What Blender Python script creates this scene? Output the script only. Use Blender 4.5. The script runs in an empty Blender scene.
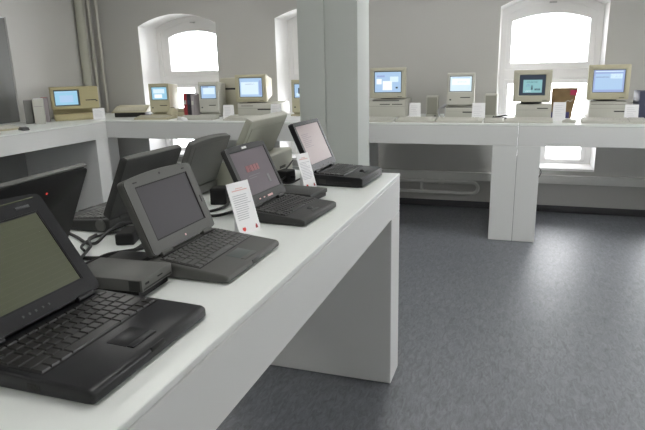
import bpy, bmesh, math, random
from mathutils import Vector, Matrix
random.seed(7)
SC = bpy.context.scene
COL = SC.collection
PI = math.pi
def rad(a): return math.radians(a)

# ------------------------------------------------------------------ materials
def mat(name, col, rough=.5, metal=0., emit=None, estr=0., noise=0., nscale=20., bump=0., bscale=200., spec=None):
    m = bpy.data.materials.new(name); m.use_nodes = True
    nt = m.node_tree; b = nt.nodes['Principled BSDF']
    b.inputs['Base Color'].default_value = (*col, 1); b.inputs['Roughness'].default_value = rough
    b.inputs['Metallic'].default_value = metal
    if spec is not None: b.inputs['Specular IOR Level'].default_value = spec
    if emit:
        b.inputs['Emission Color'].default_value = (*emit, 1); b.inputs['Emission Strength'].default_value = estr
    tc = None
    if noise or bump: tc = nt.nodes.new('ShaderNodeTexCoord')
    if noise:
        n = nt.nodes.new('ShaderNodeTexNoise'); n.inputs['Scale'].default_value = nscale; n.inputs['Detail'].default_value = 4
        nt.links.new(tc.outputs['Object'], n.inputs['Vector'])
        r = nt.nodes.new('ShaderNodeMix'); r.data_type = 'RGBA'
        r.inputs[6].default_value = (*[c*(1-noise) for c in col], 1); r.inputs[7].default_value = (*[min(1, c*(1+noise)) for c in col], 1)
        nt.links.new(n.outputs['Fac'], r.inputs[0]); nt.links.new(r.outputs[2], b.inputs['Base Color'])
    if bump:
        n2 = nt.nodes.new('ShaderNodeTexNoise'); n2.inputs['Scale'].default_value = bscale
        nt.links.new(tc.outputs['Object'], n2.inputs['Vector'])
        bp = nt.nodes.new('ShaderNodeBump'); bp.inputs['Strength'].default_value = bump; bp.inputs['Distance'].default_value = .002
        nt.links.new(n2.outputs['Fac'], bp.inputs['Height']); nt.links.new(bp.outputs['Normal'], b.inputs['Normal'])
    return m

def lino():
    m = mat('grey_linoleum', (.1, .1, .11), .38, spec=.85)
    nt = m.node_tree; b = nt.nodes['Principled BSDF']
    tc = nt.nodes.new('ShaderNodeTexCoord'); mp = nt.nodes.new('ShaderNodeMapping')
    mp.inputs['Scale'].default_value = (22, 7, 1); mp.inputs['Rotation'].default_value = (0, 0, .1)
    nt.links.new(tc.outputs['Object'], mp.inputs['Vector'])
    n = nt.nodes.new('ShaderNodeTexNoise'); n.inputs['Scale'].default_value = 2.2; n.inputs['Detail'].default_value = 7; n.inputs['Roughness'].default_value = .7
    n.inputs['Distortion'].default_value = 1.2
    nt.links.new(mp.outputs['Vector'], n.inputs['Vector'])
    cr = nt.nodes.new('ShaderNodeValToRGB')
    cr.color_ramp.elements[0].position = .3; cr.color_ramp.elements[0].color = (.080, .086, .099, 1)
    cr.color_ramp.elements[1].position = .72; cr.color_ramp.elements[1].color = (.205, .215, .240, 1)
    nt.links.new(n.outputs['Fac'], cr.inputs['Fac']); nt.links.new(cr.outputs['Color'], b.inputs['Base Color'])
    n2 = nt.nodes.new('ShaderNodeTexNoise'); n2.inputs['Scale'].default_value = 3; nt.links.new(tc.outputs['Object'], n2.inputs['Vector'])
    mr = nt.nodes.new('ShaderNodeMapRange'); mr.inputs['To Min'].default_value = .40; mr.inputs['To Max'].default_value = .50
    nt.links.new(n2.outputs['Fac'], mr.inputs['Value']); nt.links.new(mr.outputs['Result'], b.inputs['Roughness'])
    return m

def glassmat():
    m = bpy.data.materials.new('window_glass'); m.use_nodes = True; nt = m.node_tree; nt.nodes.clear()
    o = nt.nodes.new('ShaderNodeOutputMaterial'); mx = nt.nodes.new('ShaderNodeMixShader')
    t = nt.nodes.new('ShaderNodeBsdfTransparent'); g = nt.nodes.new('ShaderNodeBsdfGlossy'); g.inputs['Roughness'].default_value = .02
    f = nt.nodes.new('ShaderNodeFresnel'); f.inputs['IOR'].default_value = 1.45
    nt.links.new(f.outputs[0], mx.inputs[0]); nt.links.new(t.outputs[0], mx.inputs[1]); nt.links.new(g.outputs[0], mx.inputs[2])
    nt.links.new(mx.outputs[0], o.inputs['Surface']); return m

M = dict(
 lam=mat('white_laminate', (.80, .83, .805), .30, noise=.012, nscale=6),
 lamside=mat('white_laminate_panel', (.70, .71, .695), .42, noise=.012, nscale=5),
 wall=mat('grey_wall_paint', (.50, .495, .475), .85, noise=.02, nscale=3, bump=.25, bscale=60),
 reveal=mat('white_reveal_paint', (.88, .875, .87), .8),
 ceil=mat('ceiling_paint', (.75, .75, .74), .9),
 floor=lino(), glass=glassmat(),
 frame=mat('white_window_frame', (.89, .885, .88), .4),
 base=mat('dark_baseboard', (.05, .05, .055), .6),
 pipe=mat('painted_pipe', (.50, .49, .44), .45), lpipe=mat('light_painted_pipe', (.74, .74, .71), .4),
 duct=mat('duct_paint', (.40, .40, .34), .7),
 door=mat('dark_grey_door', (.17, .175, .17), .6), steel=mat('steel', (.6, .6, .6), .3, 1.),
 pillar=mat('pillar_paint', (.52, .55, .52), .7, noise=.01, nscale=3),
 blk=mat('black_plastic', (.009, .0095, .011), .30, spec=.35, bump=.1, bscale=900),
 blkm=mat('matt_black_plastic', (.007, .007, .0075), .5, spec=.3),
 keys=mat('black_keycaps', (.010, .0095, .009), .38), keyg=mat('charcoal_keycaps', (.070, .071, .067), .42),
 char=mat('charcoal_plastic', (.086, .087, .081), .48, spec=.35, bump=.15, bscale=900),
 char2=mat('dark_charcoal_plastic', (.033, .034, .033), .5, spec=.35, bump=.15, bscale=900),
 grey=mat('mid_grey_plastic', (.098, .100, .092), .5, bump=.1, bscale=900),
 pad=mat('trackpad_grey', (.045, .048, .05), .45), padg=mat('trackpad_slate', (.06, .075, .072), .4),
 cable=mat('black_rubber', (.010, .010, .011), .5),
 beige=mat('beige_plastic', (.47, .45, .355), .5, noise=.03, nscale=8), yel=mat('yellowed_beige_plastic', (.42, .375, .21), .5, noise=.04, nscale=8),
 yel2=mat('tan_beige_plastic', (.46, .43, .30), .5, noise=.03, nscale=8),
 plat=mat('platinum_plastic', (.50, .495, .44), .5, noise=.02, nscale=8), platk=mat('platinum_keycaps', (.56, .555, .50), .5),
 port=mat('portable_beige', (.36, .365, .30), .5), white=mat('white_card', (.86, .86, .87), .6),
 dark=mat('dark_slot', (.02, .02, .018), .6), bez=mat('dark_crt_surround', (.06, .075, .08), .35),
 spk=mat('speaker_cloth', (.27, .265, .225), .9, bump=.4, bscale=500), print=mat('grey_print', (.42, .42, .45), .7),
 cardprint=mat('pale_grey_print', (.62, .62, .64), .7), red=mat('red_print', (.65, .06, .05), .6), pink=mat('pale_red_print', (.72, .45, .43), .6),
 lcdolive=mat('olive_lcd', (.082, .090, .055), .22, noise=.05, nscale=3), lcddark=mat('dark_lcd', (.022, .018, .024), .42),
 lcdmauve=mat('mauve_lcd', (.15, .13, .145), .25, noise=.06, nscale=9), lcdpink=mat('pinkish_lcd', (.36, .29, .285), .28, noise=.05, nscale=7),
 lcdline=mat('faint_lcd_line', (.090, .098, .061), .25), lcdtxt=mat('lcd_red_text', (.27, .10, .11), .3), lcdg=mat('lcd_grey_text', (.13, .115, .13), .3),
 redbox=mat('red_box', (.33, .03, .04), .5), blackbox=mat('black_box', (.03, .025, .035), .5), bluebox=mat('dark_blue_binder', (.045, .05, .09), .5),
 brown=mat('brown_box', (.20, .13, .055), .6, noise=.5, nscale=14), navy=mat('navy_print', (.05, .045, .16), .6), magenta=mat('crimson_print', (.42, .03, .09), .6),
 mauve=mat('mauve_grey_card', (.33, .30, .31), .7), greyb=mat('grey_cardboard', (.22, .22, .21), .7), bookw=mat('off_white_cover', (.52, .52, .47), .6),
 led=mat('red_led', (.4, .02, .02), .4, emit=(1, .1, .08), estr=.6),
 lamp=mat('fluorescent_diffuser', (.9, .9, .9), .5, emit=(1, .985, .95), estr=12.5),
)
def scr(name, c, s): return mat(name, (.02, .02, .02), .3, emit=c, estr=s)
S = dict(blue=scr('screen_blue', (.50, .72, 1.0), .80), sky=scr('screen_sky', (.38, .72, .95), .80), pale=scr('screen_pale', (.74, .90, 1.0), .95),
         peri=scr('screen_periwinkle', (.42, .55, .95), .72), wht=scr('screen_white', (.92, .97, 1.0), 1.0), cyan=scr('screen_cyan', (.40, .78, .82), .62),
         dk=scr('screen_dark', (.03, .05, .09), .6), mid=scr('screen_mid_blue', (.30, .40, .75), .6))

# ------------------------------------------------------------------ mesh helpers
class MB:
    def __init__(s): s.bm = bmesh.new()
    def _merge(s, t, bev=0, seg=2, mx=None):
        if bev > 0:
            bmesh.ops.bevel(t, geom=list(t.edges), offset=bev, segments=seg, profile=.5, affect='EDGES', clamp_overlap=True)
        if mx is not None: bmesh.ops.transform(t, matrix=mx, verts=t.verts)
        me = bpy.data.meshes.new('t'); t.to_mesh(me); t.free(); s.bm.from_mesh(me); bpy.data.meshes.remove(me); return s
    def hexa(s, v, bev=0, mx=None, seg=2):
        t = bmesh.new(); vs = [t.verts.new(p) for p in v]
        for f in ((0,3,2,1),(4,5,6,7),(0,1,5,4),(1,2,6,5),(2,3,7,6),(3,0,4,7)): t.faces.new([vs[i] for i in f])
        return s._merge(t, bev, seg, mx)
    def box(s, x0, x1, y0, y1, z0, z1, bev=0, mx=None, seg=2):
        return s.hexa([(x0,y0,z0),(x1,y0,z0),(x1,y1,z0),(x0,y1,z0),(x0,y0,z1),(x1,y0,z1),(x1,y1,z1),(x0,y1,z1)], bev, mx, seg)
    def prism(s, pts, ax, a, b, bev=0, mx=None, seg=2):
        def P(u, v, w): return {'x': (w,u,v), 'y': (u,w,v), 'z': (u,v,w)}[ax]
        t = bmesh.new(); A = [t.verts.new(P(u,v,a)) for u, v in pts]; B = [t.verts.new(P(u,v,b)) for u, v in pts]
        n = len(pts); t.faces.new(A[::-1]); t.faces.new(B)
        for i in range(n): t.faces.new((A[i], A[(i+1)%n], B[(i+1)%n], B[i]))
        bmesh.ops.recalc_face_normals(t, faces=t.faces)
        return s._merge(t, bev, seg, mx)
    def ring(s, outer, inner, a, b, ax='y', mx=None, bev=0):
        def P(u, v, w): return {'x': (w,u,v), 'y': (u,w,v), 'z': (u,v,w)}[ax]
        t = bmesh.new(); n = len(outer)
        L = [[t.verts.new(P(u,v,w)) for u, v in pl] for pl, w in ((outer,a),(outer,b),(inner,a),(inner,b))]
        for i in range(n):
            j = (i+1) % n
            t.faces.new((L[0][i],L[0][j],L[1][j],L[1][i])); t.faces.new((L[2][j],L[2][i],L[3][i],L[3][j]))
            t.faces.new((L[0][j],L[0][i],L[2][i],L[2][j])); t.faces.new((L[1][i],L[1][j],L[3][j],L[3][i]))
        bmesh.ops.recalc_face_normals(t, faces=t.faces)
        return s._merge(t, bev, 1, mx)
    def cyl(s, p0, p1, r, r2=None, seg=20, bev=0):
        p0, p1 = Vector(p0), Vector(p1); d = p1-p0
        t = bmesh.new(); bmesh.ops.create_cone(t, cap_ends=True, segments=seg, radius1=r, radius2=r if r2 is None else r2, depth=d.length)
        if bev: bmesh.ops.bevel(t, geom=[e for e in t.edges if len(e.link_faces) == 2 and any(len(f.verts) > 4 for f in e.link_faces)], offset=bev, segments=2, affect='EDGES')
        q = d.to_track_quat('Z', 'Y').to_matrix().to_4x4(); q.translation = (p0+p1)/2
        return s._merge(t, 0, 2, q)
    def tube(s, pts, r, seg=8, sub=8, smooth=True):
        P = [Vector(p) for p in pts]
        if smooth and len(P) > 2:
            Q = []
            E = [2*P[0]-P[1]] + P + [2*P[-1]-P[-2]]
            for i in range(1, len(E)-2):
                for k in range(sub):
                    u = k/sub; a, b, c, d = E[i-1:i+3]
                    Q.append(.5*((2*b)+(c-a)*u+(2*a-5*b+4*c-d)*u*u+(3*b-a-3*c+d)*u**3))
            Q.append(P[-1]); P = Q
        t = bmesh.new(); rings = []; up = Vector((0, 0, 1))
        for i, p in enumerate(P):
            d = (P[min(i+1, len(P)-1)]-P[max(i-1, 0)]).normalized()
            if abs(d.dot(up)) > .95: up = Vector((1, 0, 0)) if abs(d.x) < .9 else Vector((0, 1, 0))
            a = d.cross(up).normalized(); b = a.cross(d).normalized(); up = b
            rings.append([t.verts.new(p+a*r*math.cos(2*PI*k/seg)+b*r*math.sin(2*PI*k/seg)) for k in range(seg)])
        for A, B in zip(rings, rings[1:]):
            for k in range(seg): t.faces.new((A[k], A[(k+1)%seg], B[(k+1)%seg], B[k]))
        t.faces.new(rings[0]); t.faces.new(rings[-1][::-1])
        bmesh.ops.recalc_face_normals(t, faces=t.faces)
        return s._merge(t)
    def build(s, name, m, parent=None, loc=None, rot=None, smooth=True):
        me = bpy.data.meshes.new(name); s.bm.to_mesh(me); s.bm.free()
        if smooth:
            me.polygons.foreach_set('use_smooth', [True]*len(me.polygons)); me.set_sharp_from_angle(angle=rad(32))
        o = bpy.data.objects.new(name, me); COL.objects.link(o)
        me.materials.append(M[m] if isinstance(m, str) else m)
        if parent: o.parent = parent
        if loc is not None: o.location = loc
        if rot is not None: o.rotation_euler = rot
        return o

def thing(name, label, cat, loc=(0,0,0), rz=0, group=None):
    o = bpy.data.objects.new(name, None); COL.objects.link(o); o.empty_display_size = .05
    o.location = loc; o.rotation_euler = (0, 0, rz); o['label'] = label; o['category'] = cat
    if group: o['group'] = group
    return o
def tag(o, label, cat, group=None):
    o['label'] = label; o['category'] = cat
    if group: o['group'] = group
    return o
def struct(o): o['kind'] = 'structure'; return o

def outline(x0, x1, z0, z1, r, arch=0, n=8):
    """4*(n) points, anticlockwise from bottom-left; rounded corners and an arched top"""
    pts = []
    def arcp(cx, cz, a0, a1, k):
        return [(cx+r*math.cos(a0+(a1-a0)*i/k), cz+r*math.sin(a0+(a1-a0)*i/k)) for i in range(k+1)]
    h = n//2
    c = [(x0+r, z0+r, PI), (x1-r, z0+r, 1.5*PI), (x1-r, z1-r, 0), (x0+r, z1-r, .5*PI)]
    for cx, cz, a in c: pts += arcp(cx, cz, a, a+.5*PI, n-1)
    if arch:
        # subdivide the top edge between corner 2 and corner 3
        A, B = pts[3*n-1], pts[3*n]
    return pts
def outline_arch(x0, x1, z0, z1, arch, n=10, r=.012):
    """four sides of n points each: bottom, right, top (arched), left"""
    def us(L):
        e = r/L
        return [0]+[e+(1-2*e)*i/(n-2) for i in range(n-1)] if r else [i/n for i in range(n)]
    def lin(a, b):
        return [(a[0]+(b[0]-a[0])*u, a[1]+(b[1]-a[1])*u) for u in us(math.hypot(b[0]-a[0], b[1]-a[1]))]
    def top():
        o = []
        for u in us(x1-x0):
            x = x1+(x0-x1)*u
            o.append((x, z1+arch*(1-(2*u-1)**2)))
        return o
    P = lin((x0,z0),(x1,z0))+lin((x1,z0),(x1,z1))+top()+lin((x0,z1),(x0,z0))
    if r:   # pull in the four corners
        for k, (sx, sz) in ((0,(1,1)),(n,(-1,1)),(2*n,(-1,-1)),(3*n,(1,-1))):
            P[k] = (P[k][0]+sx*r*.3, P[k][1]+sz*r*.3)
    return P

# ------------------------------------------------------------------ room
XL, XR, YB, YF, ZC = -5.05, 3.3, 6.08, -3.2, 3.0
def rect(mb, a, b, c, d):
    vs = [mb.bm.verts.new(p) for p in (a, b, c, d)]; mb.bm.faces.new(vs)
m = MB(); m.box(XL-.3, XR+.3, YF-.3, YB+.7, -.15, 0); struct(m.build('floor', 'floor', smooth=False))
m = MB(); m.box(XL-.3, XR+.3, YF-.3, YB+.7, ZC, ZC+.15); struct(m.build('ceiling', 'ceil', smooth=False))
RW = [(3.1, 4.2)]     # plain windows in the right wall
m = MB(); yy = YF-.3
for a, b in RW:
    m.box(XR, XR+.3, yy, a, 0, ZC); m.box(XR, XR+.3, a, b, 0, .75); m.box(XR, XR+.3, a, b, 2.5, ZC); yy = b
m.box(XR, XR+.3, yy, YB+.7, 0, ZC); struct(m.build('wall_right', 'wall', smooth=False))
FILL_WIN = [(1.6, 2.2)]     # unseen window added behind the camera as front fill light
m = MB(); xx = XL
for a, b in FILL_WIN:
    m.box(xx, a, YF-.3, YF, 0, ZC); m.box(a, b, YF-.3, YF, 0, .75); m.box(a, b, YF-.3, YF, 2.5, ZC); xx = b
m.box(xx, XR, YF-.3, YF, 0, ZC); struct(m.build('wall_front', 'wall', smooth=False))
# left wall with a door opening near the far end
DY0, DY1, DZ = 3.85, 4.785, 2.06
m = MB(); m.box(XL-.3, XL, YF-.3, DY0, 0, ZC); m.box(XL-.3, XL, DY1, YB+.7, 0, ZC); m.box(XL-.3, XL, DY0, DY1, DZ, ZC)
struct(m.build('wall_left', 'wall', smooth=False))
dr = bpy.data.objects.new('door_1', None); COL.objects.link(dr); dr.location = (XL-.012, DY0, 0); struct(dr)
m = MB(); m.box(-.05, 0, .01, DY1-DY0-.01, .01, DZ-.01, .002)
m.box(0, .008, .12, DY1-DY0-.12, .15, .95, .004); m.box(0, .008, .12, DY1-DY0-.12, 1.05, DZ-.15, .004); m.build('door_panel', 'door', dr)
m = MB(); m.cyl((0, .09, 1.03), (.05, .09, 1.03), .01); m.cyl((.045, .09, 1.03), (.045, .2, 1.03), .009); m.build('door_handle', 'steel', dr)
# back wall with three arched openings
WT = .62
wins = [(-4.40, -3.35, .45, 2.01, 2.13), (-2.615, -1.60, .45, 2.02, 2.13), (-.232, .730, .425, 2.015, 2.135), (1.27, 2.22, .445, 2.015, 2.135)]
def arch_z(w, x):
    x0, x1, zs, z1, zp = w; u = (x-x0)/(x1-x0); return z1+(zp-z1)*(1-(2*u-1)**2)
m = MB(); NA = 16
xs = [XL-.3]
for w in wins: xs += [w[0], w[1]]
xs.append(XR+.3)
for yy in (YB, YB+WT):
    for i in range(0, len(xs)-1, 2): rect(m, (xs[i],yy,0), (xs[i+1],yy,0), (xs[i+1],yy,ZC), (xs[i],yy,ZC))
    for w in wins:
        rect(m, (w[0],yy,0), (w[1],yy,0), (w[1],yy,w[2]), (w[0],yy,w[2]))
        for k in range(NA):
            a = w[0]+(w[1]-w[0])*k/NA; b = w[0]+(w[1]-w[0])*(k+1)/NA
            rect(m, (a,yy,arch_z(w,a)), (b,yy,arch_z(w,b)), (b,yy,ZC), (a,yy,ZC))
bmesh.ops.remove_doubles(m.bm, verts=m.bm.verts, dist=1e-5)
struct(m.build('wall_back', 'wall', smooth=False))
YG = 6.44     # inner face of the window frames
for i, w in enumerate(wins):
    x0, x1, zs, z1, zp = w
    W = bpy.data.objects.new('window_%d' % (i+1), None); COL.objects.link(W); W.location = ((x0+x1)/2, YB, zs); struct(W)
    inv = Matrix.Translation(-Vector(W.location))
    m = MB()   # plastered reveal lining the opening
    ol = outline_arch(x0, x1, zs, z1, zp-z1, 12, 0); il = outline_arch(x0+.004, x1-.004, zs+.004, z1-.004, zp-z1, 12, 0)
    m.ring(ol, il, YB-.002, YB+WT, mx=inv); m.build('window_reveal', 'reveal', W, smooth=False)
    fx0, fx1, fz0, fz1, fa = x0+.005, x1-.005, zs+.005, z1-.005, zp-z1; ex = .055 if i < 2 else 0
    m = MB()
    m.ring(outline_arch(fx0,fx1,fz0,fz1,fa,12,0), outline_arch(fx0+.055,fx1-.055,fz0+.03,fz1-.055,fa-.005,12,0), YG, YG+.10, mx=inv)
    m.build('window_frame', 'frame', W)
    zt0, zt1 = 1.315, 1.415
    m = MB(); m.box(fx0+.05, fx1-.05, YG+.005, YG+.085, zt0, zt1, .008, inv); m.build('transom', 'frame', W)
    m = MB()   # upper sash
    m.ring(outline_arch(fx0+.055,fx1-.055,zt1,fz1-.055,fa-.005,12,0), outline_arch(fx0+.105+ex,fx1-.11-ex,zt1+.065,fz1-.115,fa-.055,12,0), YG+.02, YG+.14, mx=inv)
    us = m.build('upper_sash', 'frame', W)
    m = MB(); m.prism(outline_arch(fx0+.09,fx1-.09,zt1+.05,fz1-.10,fa-.055,12,0), 'y', YG+.112, YG+.118, mx=inv); m.build('pane', 'glass', us, smooth=False)
    xc = (x0+x1)/2
    m = MB(); m.cyl((xc-.03, YG+.01, z1+fa-.075), (xc+.04, YG+.01, z1+fa-.075), .008, seg=10); m.cyl((xc+.03, YG+.01, z1+fa-.075),(xc+.03, YG-.03, z1+fa-.08), .006, seg=8)
    bmesh.ops.transform(m.bm, matrix=inv, verts=m.bm.verts); m.build('latch', 'steel', W)
    for a, b in ((fx0+.055, xc), (xc, fx1-.055)):
        m = MB(); m.ring([(a,fz0+.03),(b,fz0+.03),(b,zt0),(a,zt0)], [(a+.04,fz0+.055),(b-.04,fz0+.055),(b-.04,zt0-.045),(a+.04,zt0-.045)], YG+.02, YG+.14, mx=inv)
        ls = m.build('lower_sash', 'frame', W)
        m = MB(); m.box(a+.03, b-.03, YG+.112, YG+.118, fz0+.045, zt0-.035, 0, inv); m.build('pane', 'glass', ls, smooth=False)
    m = MB(); m.box(x0+.006, x1-.006, YB+.01, YG-.002, zs+.004, zs+.022, .004, inv); m.build('window_sill', 'reveal', W)
for i, (a, b) in enumerate(RW+FILL_WIN):  # right-wall window first, then the added fill window behind the camera
    onr = i < len(RW)
    W = bpy.data.objects.new('window_%d' % (i+5), None); COL.objects.link(W); W.location = (XR+.15, (a+b)/2, .75) if onr else ((a+b)/2, YF-.15, .75); W.rotation_euler = (0, 0, 0 if onr else -PI/2); struct(W)
    h = (b-a)/2
    for c, d in ((-h+.002, 0), (0, h-.002)):
        m = MB(); m.ring([(c,.002),(d,.002),(d,1.748),(c,1.748)], [(c+.06,.07),(d-.06,.07),(d-.06,1.68),(c+.06,1.68)], 0, .07, 'x'); sh = m.build('window_frame', 'frame', W)
        m = MB(); m.box(.03, .036, c+.05, d-.05, .06, 1.69); m.build('pane', 'glass', sh, smooth=False)
    m = MB(); m.box(-.18, -.002, -h+.004, h-.004, .001, .02, .004); m.build('window_sill', 'reveal', W)
m = MB(); m.box(XL, XR, YB-.018, YB, 0, .07, .003); struct(m.build('baseboard_back', 'base'))
m = MB(); m.box(XL, XL+.018, DY1+.02, YB-.02, 0, .07, .003); m.box(XL, XL+.018, YF, DY0-.02, 0, .07, .003); struct(m.build('baseboard_left', 'base'))
# cable trunking along the back wall
m = MB(); m.box(XL+.12, XR, YB-.045, YB-.001, .30, .385, .004); m.box(XL+.12, XR, YB-.052, YB-.045, .372, .385, .002); m.box(.98, 1.0, YB-.05, YB-.044, .30, .385)
struct(m.build('trim_1', 'lpipe'))
# heating pipe loop
t = thing('heating_pipe', 'pale painted heating pipe loop low on the back wall under the counter', 'pipe', (-.35, YB-.075, .17))
m = MB(); yy = 0; L = -4.3
pts = [(L, 0, .115), (-.07, 0, .115)] + [(-.07+.0575*math.cos(a), 0, .0575+.0575*math.sin(a)) for a in [PI/2-PI*k/8 for k in range(1, 8)]] + [(-.07, 0, 0), (L, 0, 0)]
m.tube(pts, .019, 12, smooth=False); m.build('pipe_run', 'lpipe', t)
m = MB(); m.cyl((-.42, 0, .115), (-.36, 0, .115), .027, bev=.004); m.build('coupling', 'lpipe', t)
for xk in (-.6, -2.2, -3.8):
    m = MB(); m.box(xk-.012, xk+.012, -.012, .073, -.01, .125, .003); m.build('wall_bracket', 'lpipe', t)
# vertical pipes in the far left corner and the wide duct beside them
tag(MB().cyl((XL+.06, 5.80, 0), (XL+.06, 5.80, ZC), .052, seg=24).build('riser_pipe', 'duct'), 'wide drab duct pipe rising up the left wall near the corner', 'pipe')
for q, (px, py, lb) in enumerate(((XL+.045, 5.98, 'thin riser pipe in the far left corner, nearer the wide duct'), (XL+.115, 6.03, 'thin riser pipe in the far left corner, on the window side'))):
    m = MB(); m.cyl((px, py, 0), (px, py, ZC), .020, seg=16)
    for z in (.6, 1.9): m.cyl((px, py, z), (px, py, z+.03), .026, seg=16)
    tag(m.build('riser_pipe', 'pipe'), lb, 'pipe', 'thin corner pipes')

# pillar
m = MB(); m.box(-1.237, -1.076, 3.2, 3.46, 0, ZC, .003); m.box(-1.076, -1.066, 3.212, 3.45, 0, ZC); m.box(-1.066, -.879, 3.2, 3.46, 0, ZC, .003)
struct(m.build('trim_2', 'pillar'))

# ceiling lamps
k = 0
for lx, wh in ((-3.2, 'left'), (-.6, 'middle'), (2.2, 'right')):
    for ly, wy in ((-1.6, 'front'), (1.4, 'centre'), (4.3, 'rear')):
        t = thing('ceiling_lamp', 'long ceiling lamp, %s row and %s column of the room' % (wy, wh), 'lamp', (lx, ly, ZC-.07), 0, 'ceiling lamps')
        MB().box(-.16, .16, -.66, .66, .02, .069, .006).build('housing', 'frame', t)
        MB().box(-.14, .14, -.63, .63, 0, .019, .004).build('diffuser', 'lamp', t)

# ------------------------------------------------------------------ display tables
HT, HA = 1.0, .178
def table(name, label, x0, x1, y0, y1, along, legs=(1, 1), group=None, lt=.178):
    t = thing(name, label, 'table', ((x0+x1)/2, (y0+y1)/2, 0), 0, group)
    inv = Matrix.Translation(-Vector(t.location))
    g = .0
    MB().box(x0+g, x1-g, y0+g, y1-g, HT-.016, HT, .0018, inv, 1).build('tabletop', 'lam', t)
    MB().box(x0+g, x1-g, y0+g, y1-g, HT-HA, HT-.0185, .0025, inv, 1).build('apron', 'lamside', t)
    MB().box(x0+.006, x1-.006, y0+.006, y1-.006, HT-.0186, HT-.0159, 0, inv).build('shadow_gap', 'print', t)
    if along == 'x': L = [(x0+g, x0+lt, y0+g, y1-g), (x1-lt, x1-g, y0+g, y1-g)]
    else: L = [(x0+g, x1-g, y0+g, y0+lt), (x0+g, x1-g, y1-lt, y1-g)]
    for on, l in zip(legs, L):
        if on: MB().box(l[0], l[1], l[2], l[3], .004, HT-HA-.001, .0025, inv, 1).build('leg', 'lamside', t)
    return t
table('display_table', 'white slab legged display table carrying the laptops', -1.45, -.510, -.75, 2.583, 'y', lt=.175)
table('display_counter', 'white display counter along the left wall', -5.04, -4.078, 1.75, 4.930, 'y', group='wall counters')
table('display_counter', 'white wall counter below the two left windows, corner to pillar', -4.93, -1.60, 4.934, 5.93, 'x', group='wall counters')
table('display_counter', 'white wall counter right of the pillar, up to the seam', -1.60, .0, 4.934, 5.93, 'x', group='wall counters', lt=.195)
tc = table('display_counter', 'white wall counter at right, in front of the right window', .003, 2.3, 4.934, 5.93, 'x', group='wall counters')

MB().box(.0003, .0029, 4.936, 5.92, .006, HT-.002, 0, Matrix.Translation(-Vector(tc.location))).build('joint_strip', 'pad', tc)

# ------------------------------------------------------------------ laptops
def keys_mb(x0, x1, y0, y1, z, rows=5, cols=14, h=.0035, fn=True, gap=.0018):
    m = MB(); yr = y1; rh = (y1-y0)/(rows+(.55 if fn else 0))
    def key(a, b, c, d, taper=.0016):
        a += gap/2; b -= gap/2; c += gap/2; d -= gap/2
        m.hexa([(a,c,z),(b,c,z),(b,d,z),(a,d,z),(a+taper,c+taper,z+h),(b-taper,c+taper,z+h),(b-taper,d-taper,z+h),(a+taper,d-taper,z+h)])
    W = x1-x0
    if fn:
        for i in range(13): key(x0+W*i/13, x0+W*(i+1)/13, y1-rh*.5, y1)
        yr = y1-rh*.55
    lays = [[1]*13+[1.6], [1.6]+[1]*13, [1.8]+[1]*11+[1.9], [2.3]+[1]*10+[2.2], [1,1,1.3,6,1.3,1,1,1,1]]
    for r in range(rows):
        lay = lays[r if rows == 5 else r+1]; tot = sum(lay); x = x0
        for wk in lay: key(x, x+W*wk/tot, yr-rh*(r+1), yr-rh*r); x += W*wk/tot
    return m

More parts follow.
